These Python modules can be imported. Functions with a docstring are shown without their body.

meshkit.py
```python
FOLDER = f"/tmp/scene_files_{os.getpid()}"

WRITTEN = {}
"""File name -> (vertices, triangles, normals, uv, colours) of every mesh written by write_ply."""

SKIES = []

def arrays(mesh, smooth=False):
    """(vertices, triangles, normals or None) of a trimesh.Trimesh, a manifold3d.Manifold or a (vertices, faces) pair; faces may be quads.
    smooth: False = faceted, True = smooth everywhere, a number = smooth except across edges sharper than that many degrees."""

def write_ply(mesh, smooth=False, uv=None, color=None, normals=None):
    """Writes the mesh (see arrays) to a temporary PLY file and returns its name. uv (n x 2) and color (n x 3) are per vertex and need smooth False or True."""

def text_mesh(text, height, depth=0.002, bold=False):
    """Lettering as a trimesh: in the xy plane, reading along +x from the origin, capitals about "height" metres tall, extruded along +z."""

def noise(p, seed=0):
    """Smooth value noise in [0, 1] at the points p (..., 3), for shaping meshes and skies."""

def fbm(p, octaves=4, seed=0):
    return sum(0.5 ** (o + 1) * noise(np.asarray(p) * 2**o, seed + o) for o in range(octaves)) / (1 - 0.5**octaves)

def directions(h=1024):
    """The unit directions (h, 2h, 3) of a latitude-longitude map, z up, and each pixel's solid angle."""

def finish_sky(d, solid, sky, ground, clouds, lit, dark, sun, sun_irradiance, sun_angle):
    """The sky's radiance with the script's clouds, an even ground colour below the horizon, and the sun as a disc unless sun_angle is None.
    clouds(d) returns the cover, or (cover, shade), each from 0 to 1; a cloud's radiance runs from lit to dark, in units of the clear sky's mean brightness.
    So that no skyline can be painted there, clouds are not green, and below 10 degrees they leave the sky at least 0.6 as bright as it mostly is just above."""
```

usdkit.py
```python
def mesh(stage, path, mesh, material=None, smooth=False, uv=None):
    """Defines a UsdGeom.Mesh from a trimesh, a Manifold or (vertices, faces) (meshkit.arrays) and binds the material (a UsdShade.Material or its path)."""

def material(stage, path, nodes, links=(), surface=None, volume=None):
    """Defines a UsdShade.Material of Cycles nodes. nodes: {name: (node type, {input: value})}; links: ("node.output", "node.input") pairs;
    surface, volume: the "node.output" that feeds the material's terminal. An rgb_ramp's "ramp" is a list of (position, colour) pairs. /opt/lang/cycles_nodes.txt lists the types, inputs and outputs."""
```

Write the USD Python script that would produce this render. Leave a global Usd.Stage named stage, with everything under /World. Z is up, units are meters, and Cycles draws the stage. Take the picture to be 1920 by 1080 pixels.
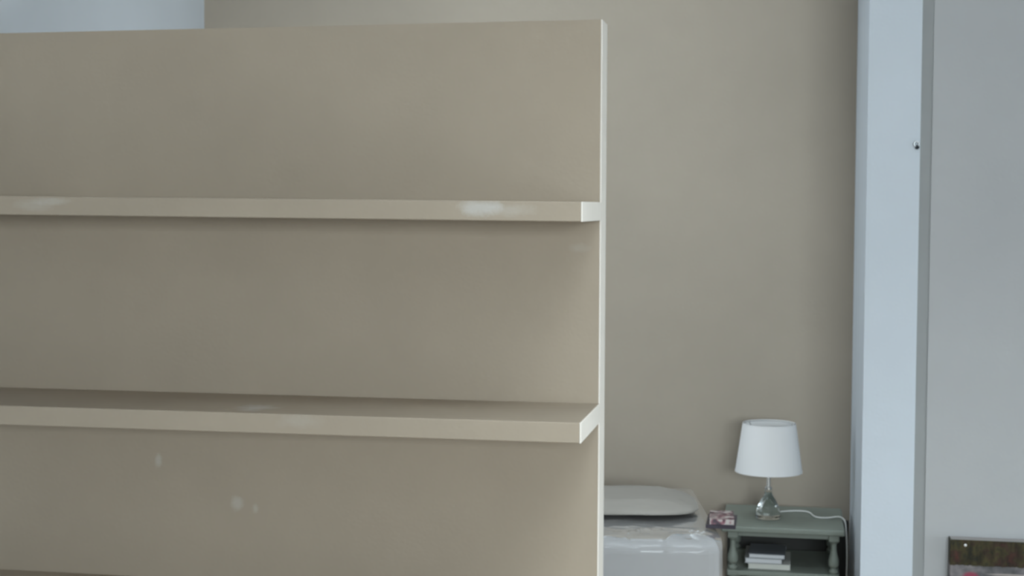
import math, random
import numpy as np, trimesh, usdkit, meshkit
from pxr import Usd, UsdGeom, UsdLux, UsdShade, Gf, Sdf

stage = Usd.Stage.CreateInMemory()
UsdGeom.SetStageUpAxis(stage, 'Z'); UsdGeom.SetStageMetersPerUnit(stage, 1.0)
UsdGeom.Xform.Define(stage, '/World'); UsdGeom.Scope.Define(stage, '/World/Looks')
random.seed(7); rng = np.random.default_rng(7)

# ------------------------------------------------------------------ camera
F_PX, YAW, PITCH, ROLL = 2866.7, math.radians(10.384), math.radians(3.0725), math.radians(0.2467)
EYE = np.array([0.0, 0.0, 1.62])
FWD = np.array([-math.sin(YAW) * math.cos(PITCH), math.cos(YAW) * math.cos(PITCH), -math.sin(PITCH)])
_r = np.array([math.cos(YAW), math.sin(YAW), 0.0]); _u = np.cross(_r, FWD)
RIGHT = math.cos(ROLL) * _r + math.sin(ROLL) * _u
UP = -math.sin(ROLL) * _r + math.cos(ROLL) * _u
cam = UsdGeom.Camera.Define(stage, '/World/camera')
cam.CreateHorizontalApertureAttr(36.0); cam.CreateVerticalApertureAttr(20.25)
cam.CreateFocalLengthAttr(36.0 * F_PX / 1920)
cam.CreateClippingRangeAttr((0.05, 200.0))
cam.AddTransformOp().Set(Gf.Matrix4d(*[float(x) for row in ((*RIGHT, 0), (*UP, 0), (*(-FWD), 0), (*EYE, 1)) for x in row]))
EXPOSURE = 0.02
cam.CreateExposureAttr(EXPOSURE)
cam.CreateFStopAttr(19.0); cam.CreateFocusDistanceAttr(1.5)          # the photograph is soft all over: the lens is set nearer than the shelves


def at(px, py, y):
    """The point of the world plane Y = y that is seen at a pixel of the 1920 x 1080 photograph."""
    d = FWD + RIGHT * (px - 960) / F_PX - UP * (py - 540) / F_PX
    return EYE + d * (y / d[1])


# ------------------------------------------------------------------ sky and daylight in the windows
dome = UsdLux.DomeLight.Define(stage, '/World/sky')
dome.CreateIntensityAttr(0.5); dome.CreateColorAttr(Gf.Vec3f(0.75, 0.87, 1.0))


names = {}


def numbered(path):
    n = names.get(path, -1) + 1; names[path] = n
    return path if n == 0 else '%s_%03d' % (path, n)


def window_light(name, centre, w, h, rot, power, color):
    if power <= 0: return
    l = UsdLux.RectLight.Define(stage, numbered('/World/' + name))
    l.CreateWidthAttr(w); l.CreateHeightAttr(h); l.CreateIntensityAttr(power); l.CreateColorAttr(Gf.Vec3f(*color))
    l.AddTranslateOp().Set(Gf.Vec3d(*centre)); l.AddRotateXYZOp().Set(Gf.Vec3f(*rot))


DAY = (0.86, 0.95, 1.0)
SIDE_X, REAR_Y = 2.30, -2.60
LEFT_X, CEIL_Z = -2.31, 3.35
# unseen openings for daylight, all but the side one added for their light: side wall (y0, y1, z0, z1), rear wall (x0, x1, z0, z1), left wall behind the partition (y0, y1, z0, z1), roof light (x0, x1, y0, y1)
SIDE, SIDE_POWER = (2.05, 3.75, 0.12, 1.35), 6.41
REAR, REAR_POWER = (0.20, 2.00, 1.45, 2.45), 51.56  # rear window added behind the camera as fill
LEFT, LEFT_POWER = (4.45, 5.60, 0.70, 1.95), 2.89  # hidden window added to brighten the back wall
ROOF, ROOF_POWER = (-0.20, 1.60, 1.50, 3.20), 13.0  # skylight added to light the shelves from above
ROOF2, ROOF2_POWER = (-1.70, -0.30, 4.40, 5.60), 5.24  # second skylight, added to lift the upper walls past the partition
window_light('daylight', (SIDE_X + 0.30, (SIDE[0] + SIDE[1]) / 2, (SIDE[2] + SIDE[3]) / 2), SIDE[3] - SIDE[2], SIDE[1] - SIDE[0], (0, 90, 0), SIDE_POWER, DAY)
window_light('daylight', ((REAR[0] + REAR[1]) / 2, REAR_Y - 0.30, (REAR[2] + REAR[3]) / 2), REAR[1] - REAR[0], REAR[3] - REAR[2], (90, 0, 0), REAR_POWER, DAY)
window_light('daylight', (LEFT_X - 0.30, (LEFT[0] + LEFT[1]) / 2, (LEFT[2] + LEFT[3]) / 2), LEFT[3] - LEFT[2], LEFT[1] - LEFT[0], (0, -90, 0), LEFT_POWER, DAY)
window_light('daylight', ((ROOF[0] + ROOF[1]) / 2, (ROOF[2] + ROOF[3]) / 2, CEIL_Z + 0.15), ROOF[1] - ROOF[0], ROOF[3] - ROOF[2], (0, 0, 0), ROOF_POWER, DAY)
window_light('daylight', ((ROOF2[0] + ROOF2[1]) / 2, (ROOF2[2] + ROOF2[3]) / 2, CEIL_Z + 0.15), ROOF2[1] - ROOF2[0], ROOF2[3] - ROOF2[2], (0, 0, 0), ROOF2_POWER, DAY)

# ------------------------------------------------------------------ helpers
def obj(name, mesh, m, parent=None, smooth=False):
    base = '/World' if parent is None else str(parent.GetPath())
    return usdkit.mesh(stage, numbered(base + '/' + name), mesh, '/World/Looks/' + m, smooth).GetPrim()


def tag(o, label=None, cat=None, group=None, kind=None):
    for k, v in (('label', label), ('category', cat), ('group', group), ('kind', kind)):
        if v: o.SetCustomDataByKey(k, v)
    return o


def thing(name, label=None, cat=None, loc=(0, 0, 0), rot=(0, 0, 0), group=None, kind=None):
    x = UsdGeom.Xform.Define(stage, numbered('/World/' + name))
    x.AddTranslateOp().Set(Gf.Vec3d(*[float(c) for c in loc])); x.AddRotateXYZOp().Set(Gf.Vec3f(*rot))
    return tag(x.GetPrim(), label, cat, group, kind)


def box(x0, x1, y0, y1, z0, z1):
    b = trimesh.creation.box([x1 - x0, y1 - y0, z1 - z0]); b.apply_translation([(x0 + x1) / 2, (y0 + y1) / 2, (z0 + z1) / 2]); return b


def rbox(x0, x1, y0, y1, z0, z1, r=0.003):
    """A box with rounded edges."""
    import manifold3d as m3
    s = m3.Manifold.sphere(r, 12)
    return trimesh.Trimesh(*(lambda m: (m.vert_properties[:, :3], m.tri_verts))(m3.Manifold.batch_hull(
        [s.translate((x, y, z)) for x in (x0 + r, x1 - r) for y in (y0 + r, y1 - r) for z in (z0 + r, z1 - r)]).to_mesh()))


def cat(*ms): return trimesh.util.concatenate(list(ms))


def lathe(profile, n=40):
    return trimesh.creation.revolve(np.array(profile, float), sections=n)


def smoothed(profile, n=60):
    from scipy.interpolate import PchipInterpolator
    p = np.array(profile, float); t = np.linspace(0, 1, len(p)); q = np.linspace(0, 1, n)
    return np.stack([PchipInterpolator(t, p[:, 0])(q), PchipInterpolator(t, p[:, 1])(q)], 1)


def tube(points, r, n=10, dense=8):
    from scipy.interpolate import CubicSpline
    p = np.array(points, float)
    if len(p) > 2 and dense > 1:
        d = np.r_[0, np.cumsum(np.linalg.norm(np.diff(p, axis=0), axis=1))]
        p = CubicSpline(d, p)(np.linspace(0, d[-1], (len(p) - 1) * dense + 1))
    t = np.gradient(p, axis=0); t /= np.linalg.norm(t, axis=1)[:, None]
    ref = np.array([0.13, 0.31, 0.94]); u = np.cross(t, ref); u /= np.linalg.norm(u, axis=1)[:, None]; w = np.cross(t, u)
    a = np.linspace(0, 2 * np.pi, n, endpoint=False)
    v = (p[:, None] + r * (np.cos(a)[None, :, None] * u[:, None] + np.sin(a)[None, :, None] * w[:, None])).reshape(-1, 3)
    f = []
    for i in range(len(p) - 1):
        for j in range(n):
            k = (j + 1) % n; a0, a1, b0, b1 = i * n + j, i * n + k, (i + 1) * n + j, (i + 1) * n + k
            f += [(a0, a1, b1), (a0, b1, b0)]
    c0, c1 = len(v), len(v) + 1
    v = np.vstack([v, p[0], p[-1]])
    for j in range(n):
        k = (j + 1) % n
        f += [(c0, k, j), (c1, (len(p) - 1) * n + j, (len(p) - 1) * n + k)]
    m = trimesh.Trimesh(v, f); m.fix_normals(); return m


# ------------------------------------------------------------------ materials
def L(*srgb):
    c = np.array(srgb, float) / 255.0
    return tuple(np.where(c <= 0.04045, c / 12.92, ((c + 0.055) / 1.055) ** 2.4))


def plain(name, color, rough=0.6, spec=0.3, **more):
    usdkit.material(stage, '/World/Looks/' + name, {'p': ('principled_bsdf', {'base_color': color, 'roughness': rough, 'specular_ior_level': spec, **more})}, surface='p.BSDF')


def paint(name, color, blobs=(), filler=(0.6, 0.6, 0.6), rough=0.75, var=0.05, bump=0.25, scale=90, spec=0.2):
    """Matt rolled paint: slight tone drift, fine roller relief, and patches of filler (centre, radii, strength)."""
    c = np.array(color)
    nodes = {'g': ('geometry', {}),
             'n': ('noise_texture', {'scale': 2.2, 'detail': 4.0, 'roughness': 0.6}),
             'r': ('rgb_ramp', {'ramp': [(0.25, tuple(c * (1 - var))), (0.75, tuple(c * (1 + var)))]}),
             'fn': ('noise_texture', {'scale': float(scale), 'detail': 3.0}),
             'b': ('bump', {'strength': bump, 'distance': 0.002}),
             'p': ('principled_bsdf', {'roughness': rough, 'specular_ior_level': spec})}
    links = [('g.position', 'n.vector'), ('g.position', 'fn.vector'), ('n.fac', 'r.fac'), ('fn.fac', 'b.height'), ('b.normal', 'p.normal')]
    last = 'r.color'
    if blobs:
        nodes['bn'] = ('noise_texture', {'scale': 26.0, 'detail': 4.0, 'roughness': 0.65}); links.append(('g.position', 'bn.vector'))
    for k, (ctr, rad, s) in enumerate(blobs):
        nodes['s%d' % k] = ('vector_math', {'math_type': 'subtract', 'vector2': tuple(map(float, ctr))})
        nodes['d%d' % k] = ('vector_math', {'math_type': 'divide', 'vector2': tuple(map(float, rad))})
        nodes['l%d' % k] = ('vector_math', {'math_type': 'length'})
        nodes['a%d' % k] = ('math', {'math_type': 'multiply_add', 'value2': 1.7})
        nodes['m%d' % k] = ('map_range', {'from_min': 2.05, 'from_max': 1.2, 'to_min': 0.0, 'to_max': float(s), 'clamp': True})
        nodes['x%d' % k] = ('mix', {'color2': filler})
        links += [('g.position', 's%d.vector1' % k), ('s%d.vector' % k, 'd%d.vector1' % k), ('d%d.vector' % k, 'l%d.vector1' % k),
                  ('bn.fac', 'a%d.value1' % k), ('l%d.value' % k, 'a%d.value3' % k), ('a%d.value' % k, 'm%d.value' % k),
                  ('m%d.result' % k, 'x%d.fac' % k), (last, 'x%d.color1' % k)]
        last = 'x%d.color' % k
    links.append((last, 'p.base_color'))
    usdkit.material(stage, '/World/Looks/' + name, nodes, links, surface='p.BSDF')


YF, YP, YB = 3.75, 4.13, 5.80                                       # shelf fronts, partition face, back wall
TAUPE = (0.396, 0.332, 0.258)
paint('taupe_paint', (0.409, 0.357, 0.292))
paint('taupe_top', TAUPE)
FILL = (0.62, 0.62, 0.60)
paint('taupe_partition', TAUPE, [(at(297, 861, YP), (0.010, 0.1, 0.020), 0.32), (at(444, 944, YP), (0.020, 0.1, 0.020), 0.32),
                                 (at(479, 953, YP), (0.010, 0.1, 0.014), 0.25), (at(1085, 465, YP), (0.03, 0.1, 0.012), 0.12)], FILL)
paint('taupe_shelf_eye', TAUPE, [(at(902, 389, YF), (0.055, 0.2, 0.022), 0.5), (at(955, 394, YF), (0.06, 0.2, 0.016), 0.2),
                                 (at(96, 377, YF), (0.05, 0.2, 0.010), 0.22), (at(60, 385, YF), (0.05, 0.2, 0.014), 0.15)], FILL)
paint('taupe_shelf_mid', TAUPE, [(at(478, 748, YF + 0.10), (0.05, 0.06, 0.2), 0.42), (at(560, 790, YF), (0.06, 0.03, 0.02), 0.12)], FILL)
paint('taupe_shelf_low', TAUPE)
paint('white_wall_paint', (0.63, 0.67, 0.71), var=0.03)
paint('shade_panel_paint', (0.050, 0.050, 0.047), var=0.15, rough=0.8)  # near-black tone that stands in for shade on the wall
paint('cream_paint', (0.84, 0.785, 0.71))
paint('white_paint', (0.55, 0.595, 0.645), var=0.03)
paint('grey_white_paint', (0.41, 0.415, 0.42), var=0.04, scale=60, bump=0.3)
paint('grey_recess_shade', (0.295, 0.305, 0.305), var=0.03)  # grey trim, its tone darkened to carry the shade of the groove
paint('ceiling_paint', (0.80, 0.80, 0.79), var=0.02)
paint('frame_paint', (0.75, 0.76, 0.76), var=0.02, rough=0.4)
usdkit.material(stage, '/World/Looks/floor_wood', {'g': ('geometry', {}), 'm': ('mapping', {'scale': (1.2, 14.0, 1.0)}), 'n': ('noise_texture', {'scale': 2.0, 'detail': 5.0}),
    'r': ('rgb_ramp', {'ramp': [(0.3, (0.20, 0.155, 0.11)), (0.7, (0.32, 0.25, 0.18))]}), 'p': ('principled_bsdf', {'roughness': 0.45})},
    [('g.position', 'm.vector'), ('m.vector', 'n.vector'), ('n.fac', 'r.fac'), ('r.color', 'p.base_color')], surface='p.BSDF')
usdkit.material(stage, '/World/Looks/pane_glass', {'f': ('fresnel', {'IOR': 1.45}), 't': ('transparent_bsdf', {'color': (0.97, 0.98, 0.98)}), 'g': ('glossy_bsdf', {'roughness': 0.0, 'color': (1, 1, 1)}), 'x': ('mix_closure', {})},
    [('f.fac', 'x.fac'), ('t.BSDF', 'x.closure1'), ('g.BSDF', 'x.closure2')], surface='x.closure')
usdkit.material(stage, '/World/Looks/clear_plastic', {'f': ('fresnel', {'IOR': 1.28}), 't': ('transparent_bsdf', {'color': (0.98, 0.98, 0.98)}), 'd': ('diffuse_bsdf', {'color': (0.54, 0.54, 0.545)}), 'y': ('mix_closure', {'fac': 0.35}),
    'g': ('glossy_bsdf', {'roughness': 0.13, 'color': (1, 1, 1)}), 'x': ('mix_closure', {}), 'fm': ('math', {'math_type': 'multiply', 'value2': 0.6})},
    [('f.fac', 'fm.value1'), ('fm.value', 'x.fac'), ('t.BSDF', 'y.closure1'), ('d.BSDF', 'y.closure2'), ('y.closure', 'x.closure1'), ('g.BSDF', 'x.closure2')], surface='x.closure')
paint('mattress_fabric', (0.385, 0.385, 0.39), var=0.04, scale=220)
paint('pillow_fabric', (0.335, 0.315, 0.285), var=0.05, scale=220)
paint('bed_fabric', (0.25, 0.24, 0.23))
paint('green_paint', (0.205, 0.230, 0.198), var=0.12, rough=0.5, spec=0.35)
plain('lamp_glass', (0.92, 0.95, 0.94), 0.02, 0.5, transmission_weight=1.0, ior=1.47)
plain('lamp_metal', (0.75, 0.75, 0.73), 0.25, metallic=1.0)
usdkit.material(stage, '/World/Looks/shade_fabric', {'d': ('diffuse_bsdf', {'color': (0.95, 0.95, 0.95)}), 't': ('translucent_bsdf', {'color': (0.90, 0.90, 0.92)}), 'x': ('mix_closure', {'fac': 0.3})},
    [('d.BSDF', 'x.closure1'), ('t.BSDF', 'x.closure2')], surface='x.closure')
plain('white_plastic', (0.72, 0.72, 0.70), 0.4)
plain('bulb_glass', (0.85, 0.85, 0.83), 0.3)
plain('page_paper', (0.62, 0.62, 0.57), 0.8)
plain('page_paper_white', (0.62, 0.63, 0.65), 0.8)
plain('cover_blue_grey', (0.20, 0.215, 0.24), 0.55)
plain('cover_white', (0.55, 0.55, 0.52), 0.5)
plain('cover_dark', (0.035, 0.028, 0.04), 0.4)
plain('cover_grey', (0.40, 0.41, 0.41), 0.5)
plain('dark_metal', (0.03, 0.035, 0.04), 0.35, metallic=0.8)
plain('steel', (0.45, 0.47, 0.48), 0.3, metallic=1.0)
plain('canvas_raw', (0.30, 0.285, 0.275), 0.9)
usdkit.material(stage, '/World/Looks/magazine_cover', {'g': ('geometry', {}), 'n': ('noise_texture', {'scale': 38.0, 'detail': 1.0}),
    'r': ('rgb_ramp', {'ramp': [(0.42, (0.05, 0.03, 0.045)), (0.50, (0.22, 0.09, 0.11)), (0.56, (0.40, 0.35, 0.34)), (0.66, (0.42, 0.40, 0.38))]}), 'p': ('principled_bsdf', {'roughness': 0.35})},
    [('g.position', 'n.vector'), ('n.fac', 'r.fac'), ('r.color', 'p.base_color')], surface='p.BSDF')

# ------------------------------------------------------------------ the room
XL, CEIL = -2.31, 3.35
XC0, XC1, YC = 0.225, 0.385, 4.90                                    # the white pier: its sides and its face
XR, YR = 0.4200, 4.899                                                 # where the grey-white wall begins


def struct(name, mesh, m, label=None, parent=None, smooth=False):
    o = obj(name, mesh, m, parent, smooth)
    if parent is None: tag(o, label, None, None, 'structure')
    return o


struct('floor', box(XL - .12, SIDE_X + .12, REAR_Y - .12, YB + .12, -0.1, 0), 'floor_wood', 'wooden floor of the room')
def plate(a0, a1, b0, b1, h, make):
    """A plate from (a0, b0) to (a1, b1) around one rectangular opening h."""
    return cat(make(a0, h[0], b0, b1), make(h[1], a1, b0, b1), make(h[0], h[1], b0, h[2]), make(h[0], h[1], h[3], b1))


slab = lambda a, b, c, d: box(a, b, c, d, CEIL, CEIL + .1)
struct('ceiling', cat(plate(XL - .12, SIDE_X + .12, REAR_Y - .12, 3.6, ROOF, slab), plate(XL - .12, SIDE_X + .12, 3.6, YB + .12, ROOF2, slab)), 'ceiling_paint', 'plain white ceiling above the room')
struct('wall_back', box(XL, XC1, YB, YB + .12, 0, CEIL), 'taupe_paint', 'taupe painted wall behind the table lamp and the bed')
struct('wall_left', plate(REAR_Y, YB + .12, 0, CEIL, LEFT, lambda a, b, c, d: box(XL - .12, XL, a, b, c, d)), 'white_wall_paint', 'white wall seen above the top of the shelf partition')
struct('wall_pier', box(XC0, XC1, YC, YB, 0, CEIL), 'white_paint', 'bluish white pier standing beside the green table')
struct('trim_1', box(XC1, XR, YC + .004, YB + .12, 0, CEIL), 'grey_recess_shade', 'narrow grey recess between white pier and grey-white wall')
struct('wall_right', box(XR, SIDE_X, YR, YB + .12, 0, CEIL), 'grey_white_paint', 'grey-white wall behind the leaning canvas')


struct('wall_side', plate(REAR_Y, YR, 0, CEIL, SIDE, lambda a, b, c, d: box(SIDE_X, SIDE_X + .12, a, b, c, d)), 'grey_white_paint', 'side wall holding a daylight window')
struct('wall_rear', plate(XL, SIDE_X, 0, CEIL, REAR, lambda a, b, c, d: box(a, b, REAR_Y - .12, REAR_Y, c, d)), 'grey_white_paint', 'rear wall facing the shelves')


def window(n, a0, a1, z0, z1, place):  # serves the side window and the openings added for light
    w = tag(thing('window_%d' % n), 'unseen white framed window giving the daylight', None, None, 'structure')
    f = 0.05
    for q in ((a0, a0 + f, z0, z1), (a1 - f, a1, z0, z1), (a0 + f, a1 - f, z0, z0 + f), (a0 + f, a1 - f, z1 - f, z1), ((a0 + a1) / 2 - f / 2, (a0 + a1) / 2 + f / 2, z0 + f, z1 - f)):
        obj('frame_bar', place(q[0], q[1], q[2], q[3], 0.03, 0.09), 'frame_paint', w)
    for p in ((a0 + f, (a0 + a1) / 2 - f / 2), ((a0 + a1) / 2 + f / 2, a1 - f)):
        obj('pane', place(p[0], p[1], z0 + f, z1 - f, 0.055, 0.061), 'pane_glass', w)


window(1, *SIDE, lambda a, b, c, d, p, q: box(SIDE_X + p, SIDE_X + q, a, b, c, d))
window(2, *REAR, lambda a, b, c, d, p, q: box(a, b, REAR_Y - q, REAR_Y - p, c, d))
window(3, *LEFT, lambda a, b, c, d, p, q: box(XL - q, XL - p, a, b, c, d))
for k, h in enumerate((ROOF, ROOF2)): window(4 + k, *h, lambda a, b, c, d, p, q: box(a, b, c, d, CEIL + p, CEIL + q))

# the partition that carries the shelves: lower than the room, its end face painted cream
XE = -0.512; PT = EYE[2] + 0.503; YPB = YP + 0.112
pw = thing('wall_partition', 'taupe partition wall carrying the thick shelves', kind='structure')
def sloped(b):
    b.vertices[:, 2] -= np.where(b.vertices[:, 2] > 1, .009 * (XE - b.vertices[:, 0]) / (XE - XL), 0); return b


obj('wall_body', sloped(box(XL, XE - .004, YP, YPB, 0, PT - .004)), 'taupe_partition', pw)
obj('end_trim', rbox(XE - .004, XE, YP, YPB, 0, PT, .0015), 'cream_paint', pw)
obj('top_trim', sloped(box(XL, XE - .004, YP, YPB, PT - .004, PT)), 'taupe_top', pw)


def shelf(label, z0, z1, tilt, m, end=True):
    """A thick boxed shelf whose right end is at XE; tilt is how much its left end is higher."""
    s = thing('floating_shelf', label, 'shelf', (XE, YP, z0), (0, 0, 0), 'thick shelves on the partition')
    t = z1 - z0; n = XL - XE
    b = rbox(n, -.003, YF - YP, 0, 0, t, .003)
    b.vertices[:, 2] += tilt * b.vertices[:, 0] / n
    obj('board', b, m, s, 30)
    obj('end_panel', rbox(-.003, .001, YF - YP, 0, 0, t, .0012), 'cream_paint', s)
    return s


shelf('thick taupe shelf at eye level with white filler smear near its cream end', EYE[2] - .0385, EYE[2] + .011, .011, 'taupe_shelf_eye')
shelf('thick taupe shelf whose top surface shows, below the eye-level shelf', EYE[2] - .5905, EYE[2] - .5385, 0, 'taupe_shelf_mid')
shelf('lowest taupe shelf, barely showing at the bottom left edge', EYE[2] - 1.132, EYE[2] - 1.080, 0, 'taupe_shelf_low')

# ------------------------------------------------------------------ bed
BT = EYE[2] - 1.035                                                  # height of the mattress top
c0 = at(1353, 1018, 4.72); BROT = 10.0
BW, BD = 1.86, 0.90                                                  # the bed's own frame: x from -BW to 0, y from 0 (front) to BD
bed = thing('bed', 'single bed with grey plastic-wrapped mattress behind the partition', 'bed', (c0[0], 4.72, 0), (0, 0, BROT))
bdir = lambda x, y: np.array([c0[0] + x * math.cos(math.radians(BROT)) - y * math.sin(math.radians(BROT)), 4.72 + x * math.sin(math.radians(BROT)) + y * math.cos(math.radians(BROT))])


def pillowy(x0, x1, y0, y1, z0, z1, r, n, amp, seed, freq=9.0):
    """A rounded, softly uneven block."""
    b = rbox(x0, x1, y0, y1, z0, z1, r).subdivide_to_size(n, max_iter=12)
    k = meshkit.fbm(b.vertices * freq, 3, seed) - 0.5
    b.vertices = b.vertices + b.vertex_normals * (k * amp)[:, None]
    return b


obj('mattress', pillowy(-BW, 0, 0, BD, BT - .24, BT, .040, .05, .008, 3, 4.0), 'mattress_fabric', bed, True)
obj('base', rbox(-BW + .01, -.01, .01, BD - .01, BT - .42, BT - .236, .008), 'bed_fabric', bed)
for x in (-BW + .08, -.08):
    for y in (.08, BD - .08):
        obj('leg', lathe([(0, 0), (.022, 0), (.03, BT - .42), (0, BT - .42)], 20).apply_translation((x, y, 0)), 'dark_metal', bed)


def wrap():
    """Clear film over the mattress: a skin just above the top and front, drawn up into sharp creases."""
    xs = np.arange(-1.0, .006, .006)
    d = BD - .05; hgt = .20; P = []
    for l in np.concatenate([np.linspace(0, d - .04, 110), np.linspace(d - .04, d + .04, 18)[1:], np.linspace(d + .04, d + hgt, 34)[1:]]):
        if l < d - .034: P.append((d - l, BT + .005, 0, 1))
        elif l < d + .034:
            a = (l - d + .034) / .068 * math.pi / 2; P.append((.037 - .044 * math.sin(a), BT - .039 + .044 * math.cos(a), math.sin(a), math.cos(a)))
        else: P.append((-.007, BT - .039 - (l - d - .034), 1, 0))
    P = np.array(P)
    X, I = np.meshgrid(xs, np.arange(len(P)))
    Y, Z, ny, nz = P[I, 0], P[I, 1], P[I, 2], P[I, 3]
    q = np.stack([X, Y, Z], -1)
    w = meshkit.fbm(q * [6, 7, 7] + 3.1, 3, 5)
    ridge = lambda p, k: np.clip(1 - 2.2 * np.abs(2 * meshkit.noise(p, k) - 1), 0, 1)
    c1 = ridge(q * [5, 14, 9] + w[..., None] * 2.2, 11) * (meshkit.noise(q * 6 + 9, 3) > .5)
    c2 = ridge((q @ np.array([[.8, .5, 0], [-.6, .8, 0], [0, 0, 1]])) * [9, 13, 9] + w[..., None] * 1.5, 23)
    rim = np.exp(-((Y - .02) / .07) ** 2)                             # most of the creases run along the front edge
    amp = .002 + .006 * w + (.003 + .016 * rim * nz) * c1 ** 2 + (.001 + .013 * rim * nz) * c2 ** 2
    amp = amp * np.clip((.006 - X) / .05, 0.15, 1)
    V = np.stack([X, Y - ny * amp, Z + nz * amp], -1).reshape(-1, 3)
    n = len(xs); F = []
    for i in range(len(P) - 1):
        a = i * n + np.arange(n - 1)
        F.append(np.stack([a, a + 1, a + n + 1], 1)); F.append(np.stack([a, a + n + 1, a + n], 1))
    return V, np.vstack(F)


obj('plastic_wrap', wrap(), 'clear_plastic', bed, True)


def pillow():
    m = trimesh.creation.icosphere(5); v = m.vertices.copy()
    e = np.sign(v) * np.abs(v) ** np.array([.45, .5, .8]); a, b, c = .30, .20, .031
    k = np.maximum(np.abs(e[:, 0]), np.abs(e[:, 1]))
    e[:, 2] *= 1 - .45 * np.clip(k - .6, 0, .4) / .4
    out = e * [a, b, c]; out += (meshkit.fbm(out * 14, 3, 9) - .5)[:, None] * .010 * v
    out[:, 2] *= np.where(out[:, 2] < 0, .55, 1.2); m.vertices = out; return m


pxy = bdir(-.022 - .30, .27 + .20)
pt = thing('pillow', 'flat grey-beige pillow lying on the plastic-wrapped mattress', 'pillow', (pxy[0], pxy[1], BT + .030), (0, 0, BROT))
obj('cushion', pillow(), 'pillow_fabric', pt, True)

# ------------------------------------------------------------------ green table
TYF, TYB = 5.30, 5.70
tl, tr = at(1352, 987, TYF), at(1584.5, 996, TYF)
TX0, TX1, TT = tl[0], tr[0], (tl[2] + tr[2]) / 2 + .002
TTH = .022
u = TYF / F_PX                                                       # metres per pixel at the table front
tab = thing('side_table', 'sage green wooden side table with turned legs and lower shelf', 'table', (0, 0, 0))
obj('tabletop', rbox(TX0, TX1, TYF, TYB, TT - TTH, TT, .006), 'green_paint', tab, 30)
SZ = at(1440, 1071, TYF + .03)[2]                                    # top of the lower shelf


def leg_profile(z_top, z_bot):
    h = z_top - z_bot
    pr = [(0.0145, 1.0), (0.0165, .975), (.0105, .93), (.0095, .86), (.0098, .74), (.0125, .60), (.0172, .44), (.0178, .34), (.0165, .25), (.0110, .19), (.0105, .165), (.0155, .12), (.0160, .07), (.0120, .0)]
    q = smoothed([(r, z_bot + t * h) for r, t in pr], 70)
    return np.vstack([[0, q[0, 1]], q, [0, q[-1, 1]]])


BLK = .022
for y in (TYF + .032, TYB - .032):
    for x in (TX0 + .040, TX1 - .036):
        z0 = TT - TTH - BLK; SB = SZ - .018
        low = smoothed([(.0150, SB), (.0110, SB - .03), (.0165, SB - .07), (.0180, SB - .11), (.0120, SB - .20), (.0150, .08), (.0175, .05), (.0110, .02), (.0120, 0)], 60)
        leg = cat(rbox(x - .0178, x + .0178, y - .0178, y + .0178, z0, TT - TTH, .003),
                  lathe(leg_profile(z0, SZ)[::-1], 28).apply_translation((x, y, 0)),
                  rbox(x - .0178, x + .0178, y - .0178, y + .0178, SB, SZ + .001, .003),
                  lathe(np.vstack([[0, SB], low, [0, 0]]), 28).apply_translation((x, y, 0)))
        obj('leg', leg, 'green_paint', tab, 40)
obj('shelf', rbox(TX0 + .02, TX1 - .016, TYF + .018, TYB - .018, SZ - .018, SZ, .004), 'green_paint', tab, 30)
obj('apron', box(TX0 + .0578, TX1 - .0538, TYF + .026, TYF + .040, TT - TTH - .016, TT - TTH), 'green_paint', tab)
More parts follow.
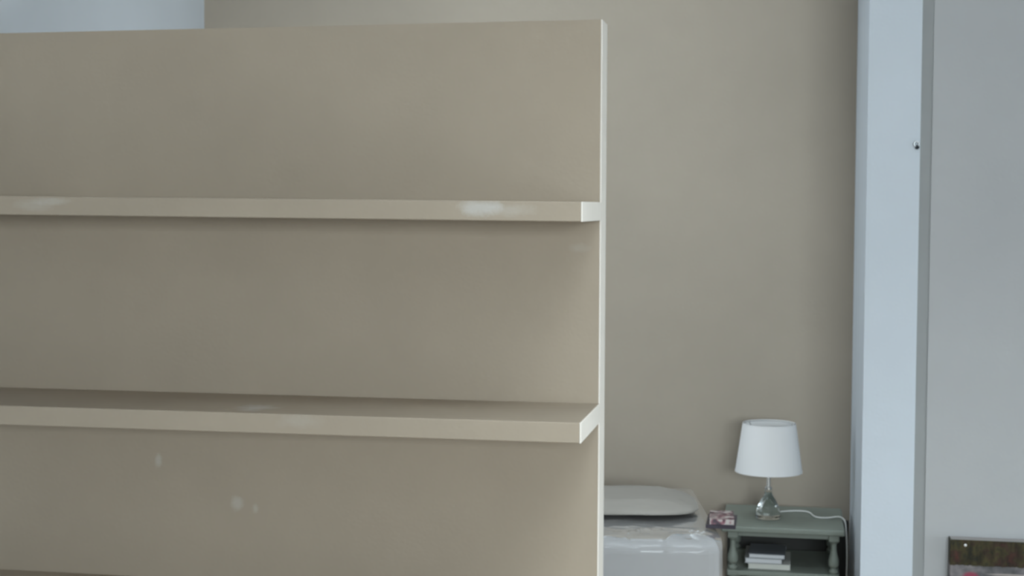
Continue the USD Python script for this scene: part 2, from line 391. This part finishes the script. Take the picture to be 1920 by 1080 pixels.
obj('apron', box(TX0 + .0578, TX1 - .0538, TYB - .040, TYB - .026, TT - TTH - .016, TT - TTH), 'green_paint', tab)
obj('apron', box(TX0 + .033, TX0 + .047, TYF + .0498, TYB - .0498, TT - TTH - .016, TT - TTH), 'green_paint', tab)
obj('apron', box(TX1 - .043, TX1 - .029, TYF + .0498, TYB - .0498, TT - TTH - .016, TT - TTH), 'green_paint', tab)

shade_panel = obj('board', rbox(TX0 + .005, XC0 - .006, TYB + .035, TYB + .055, 0, TT - .055, .002), 'shade_panel_paint', None, 30)  # dark panel added in place of the shaded wall behind the table
tag(shade_panel, 'added dark panel standing in for shade behind the green table', 'board')

# ------------------------------------------------------------------ table lamp
LY = 5.46
lb = at(1440, 968, LY); lx = lb[0]; s = LY / F_PX
lamp = thing('table_lamp', 'white tapered shade lamp with clear glass base on green table', 'lamp', (lx, LY, TT))
zb = at(1440, 884, LY)[2] - TT; zt = at(1440, 793, LY)[2] - TT       # shade bottom and top above the table
RB, RT = 62.0 * s, 49.0 * s
shade = lathe([(RB, zb), (RT, zt), (RT - .0014, zt), (RB - .0014, zb), (RB, zb)], 72)
sh = obj('lamp_shade', shade, 'shade_fabric', lamp, 30)
obj('hem', lathe([(RB + .0004, zb), (RB - .0006, zb + .008), (RB - .002, zb + .008), (RB - .0018, zb), (RB + .0004, zb)], 72), 'shade_fabric', sh, 30)
obj('hem', lathe([(RT + .0008, zt - .006), (RT + .0004, zt), (RT - .002, zt), (RT - .002, zt - .006), (RT + .0008, zt - .006)], 72), 'shade_fabric', sh, 30)
gl = smoothed([(.041, .002), (.0435, .010), (.043, .022), (.036, .045), (.026, .068), (.0170, .082), (.013, .094), (.0125, .104)], 60)
obj('glass_base', lathe(np.vstack([[0, .0015], gl, [0, .104]]), 64), 'lamp_glass', lamp, 40)
obj('stem', lathe([(0, .112), (.0068, .112), (.0068, zb + .01), (0, zb + .01)], 24), 'lamp_metal', lamp, 40)
obj('collar', lathe([(0, .105), (.0132, .105), (.0132, .112), (.008, .116), (0, .116)], 32), 'lamp_metal', lamp, 40)
obj('socket', lathe([(0, zb + .01), (.016, zb + .01), (.016, zb + .06), (0, zb + .06)], 28), 'white_plastic', lamp, 40)
obj('bulb', lathe(np.vstack([[0, zb + .06], smoothed([(.013, zb + .061), (.015, zb + .075), (.024, zb + .10), (.022, zb + .12), (.0001, zb + .132)], 30)]), 28), 'bulb_glass', lamp, 40)
ring = [trimesh.creation.torus(RT - .003, .0012, 64, 8).apply_translation((0, 0, zt - .004))]
for k in range(3):
    a = k * 2 * math.pi / 3 + .4
    ring.append(tube([(.0168 * math.cos(a), .0168 * math.sin(a), zb + .058), ((RT - .003) * math.cos(a), (RT - .003) * math.sin(a), zt - .004)], .0012, 8, 1))
obj('shade_carrier', cat(*ring), 'lamp_metal', lamp)
cz = TT + .003
cord = [(lx + .042, LY + .01, cz), at(1490, 948, 5.60) * [1, 1, 0] + [0, 0, cz], at(1515, 950, 5.58) * [1, 1, 0] + [0, 0, cz + .002], at(1532, 961, 5.5) * [1, 1, 0] + [0, 0, cz],
        at(1555, 960, 5.49) * [1, 1, 0] + [0, 0, cz + .002], (TX1 - .012, 5.475, TT + .012), (TX1 + .002, 5.46, TT + .006), (TX1 + .008, 5.45, TT - .02), (TX1 + .012, 5.45, TT - .08), (TX1 + .012, 5.47, TT - .25), (TX1 + .010, 5.56, .05)]
obj('cord', tube([np.array(p) - [lx, LY, TT] for p in cord], .0028, 10), 'white_plastic', lamp, True)


# ------------------------------------------------------------------ books
def book(label, x0, x1, y0, y1, z0, th, cover, paper='page_paper', group=None, rz=0.0, name='book', spine='back'):
    c = ((x0 + x1) / 2, (y0 + y1) / 2, z0)
    b = thing(name, label, 'book' if name == 'book' else name, c, (0, 0, rz), group)
    w, d, k = (x1 - x0) / 2, (y1 - y0) / 2, .0016
    obj('cover', cat(box(-w, w, -d, d, 0, k), box(-w, w, -d, d, th - k, th), box(-w, w, d - k, d, k, th - k) if spine == 'back' else box(-w, w, -d, -d + k, k, th - k)), cover, b)
    g = .003
    obj('pages', rbox(-w + g, w - .0012, -d + (.0012 if spine == 'back' else k), d - (k if spine == 'back' else g), k, th - k, .0005), paper, b)
    return b


SY = TYF + .055
ux = lambda px, y: at(px, 1060, y)[0]
b1, b2, b3 = .0185, .0175, .0155
book('cream book at the bottom of the stack under the lamp table', ux(1402, SY), ux(1482, SY), SY, SY + .21, SZ + .0003, b1, 'cover_white', 'page_paper', 'books stacked on the table shelf')
book('pale grey book in the middle of the stack, shifted to the side', ux(1396, SY), ux(1466, SY), SY + .006, SY + .20, SZ + b1 + .0006, b2, 'cover_grey', 'page_paper_white', 'books stacked on the table shelf')
book('blue-grey covered book on top of the stack', ux(1404, SY), ux(1472, SY), SY + .004, SY + .17, SZ + b1 + b2 + .0009, b3, 'cover_blue_grey', 'page_paper_white', 'books stacked on the table shelf', -1.5)
MY = 4.83
mz = BT + .018
book('dark covered book lying on the mattress corner', at(1323, 990, MY)[0], at(1379, 990, MY)[0], MY, MY + .17, mz, .012, 'cover_dark', 'page_paper', 'books on the mattress corner', 0.0, 'book', 'front')
book('pinkish mottled thick magazine lying on the dark book', at(1328, 990, MY)[0], at(1374, 990, MY)[0], MY + .004, MY + .15, mz + .0124, .016, 'magazine_cover', 'page_paper', 'books on the mattress corner', 3.0, 'magazine', 'front')

# ------------------------------------------------------------------ hook on the pier
hp = at(1718.5, 271, YC)
hook = thing('wall_hook', 'small dark metal hook screwed to the edge of white pier', 'hook', (hp[0], YC, hp[2]))
obj('screw_plate', lathe([(0, 0), (.0075, 0), (.0066, .0022), (0, .0028)], 24).apply_transform(trimesh.transformations.rotation_matrix(math.pi / 2, [1, 0, 0])).apply_translation((.002, 0, -.008)), 'dark_metal', hook, 40)
obj('shank', tube([(.002, -.002, -.008), (.002, -.010, -.010), (.001, -.013, -.007)], .0040, 10), 'dark_metal', hook, True)
a = np.linspace(0, 1.75 * math.pi, 20)
obj('ring', tube(np.stack([.0075 * np.cos(a - .9) - .001, -.011 + 0 * a, .0075 * np.sin(a - .9) + .001], 1), .0022, 8, 2), 'steel', hook, True)

# ------------------------------------------------------------------ canvas leaning on the right-hand wall
PY = 4.84
p0 = at(1782, 1011.5, PY)
PX0, PZ = p0[0], p0[2]; PX1 = PX0 + .80; PYB = YR - .004
band = 47 * PY / F_PX
crim = at(1820, 1081, PY); pale = at(1905, 1079, PY)
usdkit.material(stage, '/World/Looks/canvas_print', {
    'g': ('geometry', {}), 'z': ('separate_xyz', {}),
    'n1': ('noise_texture', {'scale': 22.0, 'detail': 4.0, 'roughness': 0.7}), 'hm': ('mapping', {'scale': (1.0, 1.0, 0.35)}), 'n2': ('noise_texture', {'scale': 60.0, 'detail': 3.0}), 'n3': ('noise_texture', {'scale': 16.0, 'detail': 3.0}),
    'r1': ('rgb_ramp', {'ramp': [(0.30, (0.060, 0.017, 0.012)), (0.42, (0.030, 0.017, 0.010)), (0.52, (0.038, 0.032, 0.010)), (0.64, (0.014, 0.015, 0.008)), (0.75, (0.05, 0.03, 0.022))]}),
    'r2': ('rgb_ramp', {'ramp': [(0.35, (0.55, 0.5, 0.5)), (0.65, (1.4, 1.4, 1.4))]}), 'mul': ('mix', {'mix_type': 'multiply', 'fac': 1.0}),
    'r3': ('rgb_ramp', {'ramp': [(0.32, (0.035, 0.04, 0.04)), (0.48, (0.11, 0.105, 0.11)), (0.62, (0.20, 0.18, 0.185))]}),
    'e': ('math', {'math_type': 'multiply_add', 'value2': 0.012, 'value3': 0.0}), 'e2': ('math', {'math_type': 'add'}),
    'st': ('map_range', {'from_min': PZ - band + .004, 'from_max': PZ - band + .008, 'clamp': True}), 'mx': ('mix', {}),
    'cs': ('vector_math', {'math_type': 'subtract', 'vector2': tuple(crim)}), 'cd': ('vector_math', {'math_type': 'divide', 'vector2': (0.026, 1.0, 0.016)}), 'cl': ('vector_math', {'math_type': 'length'}),
    'cm': ('map_range', {'from_min': 1.1, 'from_max': 0.6, 'clamp': True}), 'cx': ('mix', {'color2': (0.24, 0.045, 0.075)}),
    'ps': ('vector_math', {'math_type': 'subtract', 'vector2': tuple(pale)}), 'pd': ('vector_math', {'math_type': 'divide', 'vector2': (0.09, 1.0, 0.0035)}), 'pl': ('vector_math', {'math_type': 'length'}),
    'pm': ('map_range', {'from_min': 1.1, 'from_max': 0.7, 'clamp': True}), 'pmx': ('mix', {'color2': (0.30, 0.27, 0.25)}),
    'p': ('principled_bsdf', {'roughness': 0.6, 'specular_ior_level': 0.25})},
    [('g.position', 'z.vector'), ('g.position', 'n1.vector'), ('g.position', 'hm.vector'), ('hm.vector', 'n2.vector'), ('g.position', 'n3.vector'), ('n1.fac', 'r1.fac'), ('n2.fac', 'r2.fac'),
     ('r1.color', 'mul.color1'), ('r2.color', 'mul.color2'), ('n3.fac', 'r3.fac'), ('n2.fac', 'e.value1'), ('e.value', 'e2.value1'), ('z.z', 'e2.value2'), ('e2.value', 'st.value'),
     ('st.result', 'mx.fac'), ('r3.color', 'mx.color1'), ('mul.color', 'mx.color2'),
     ('g.position', 'cs.vector1'), ('cs.vector', 'cd.vector1'), ('cd.vector', 'cl.vector1'), ('cl.value', 'cm.value'), ('cm.result', 'cx.fac'), ('mx.color', 'cx.color1'),
     ('g.position', 'ps.vector1'), ('ps.vector', 'pd.vector1'), ('pd.vector', 'pl.vector1'), ('pl.value', 'pm.value'), ('pm.result', 'pmx.fac'), ('cx.color', 'pmx.color1'),
     ('pmx.color', 'p.base_color')], surface='p.BSDF')
can = thing('canvas_picture', 'unframed painted canvas with dark brown top band leaning on wall', 'picture', (0, 0, 0))
obj('canvas', cat(rbox(PX0, PX1, PY, PY + .006, 0.001, PZ, .0025), box(PX0, PX0 + .003, PY + .005, PYB, .001, PZ - .001), box(PX1 - .003, PX1, PY + .005, PYB, .001, PZ - .001)), 'canvas_print', can, 30)
obj('stretcher', cat(box(PX0 + .003, PX0 + .04, PY + .006, PYB, .002, PZ - .001), box(PX1 - .04, PX1 - .003, PY + .006, PYB, .002, PZ - .001),
                     box(PX0 + .04, PX1 - .04, PY + .006, PYB, PZ - .04, PZ - .001), box(PX0 + .04, PX1 - .04, PY + .006, PYB, .002, .04)), 'canvas_raw', can)
pp = at(1810, 1022, PY)
obj('pin', lathe(smoothed([(.0001, 0), (.0035, .0005), (.0045, .003), (.0030, .006), (.0001, .0075)], 24), 20).apply_transform(trimesh.transformations.rotation_matrix(math.pi / 2, [1, 0, 0])).apply_translation((pp[0], PY, pp[2])), 'white_plastic', can, 40)
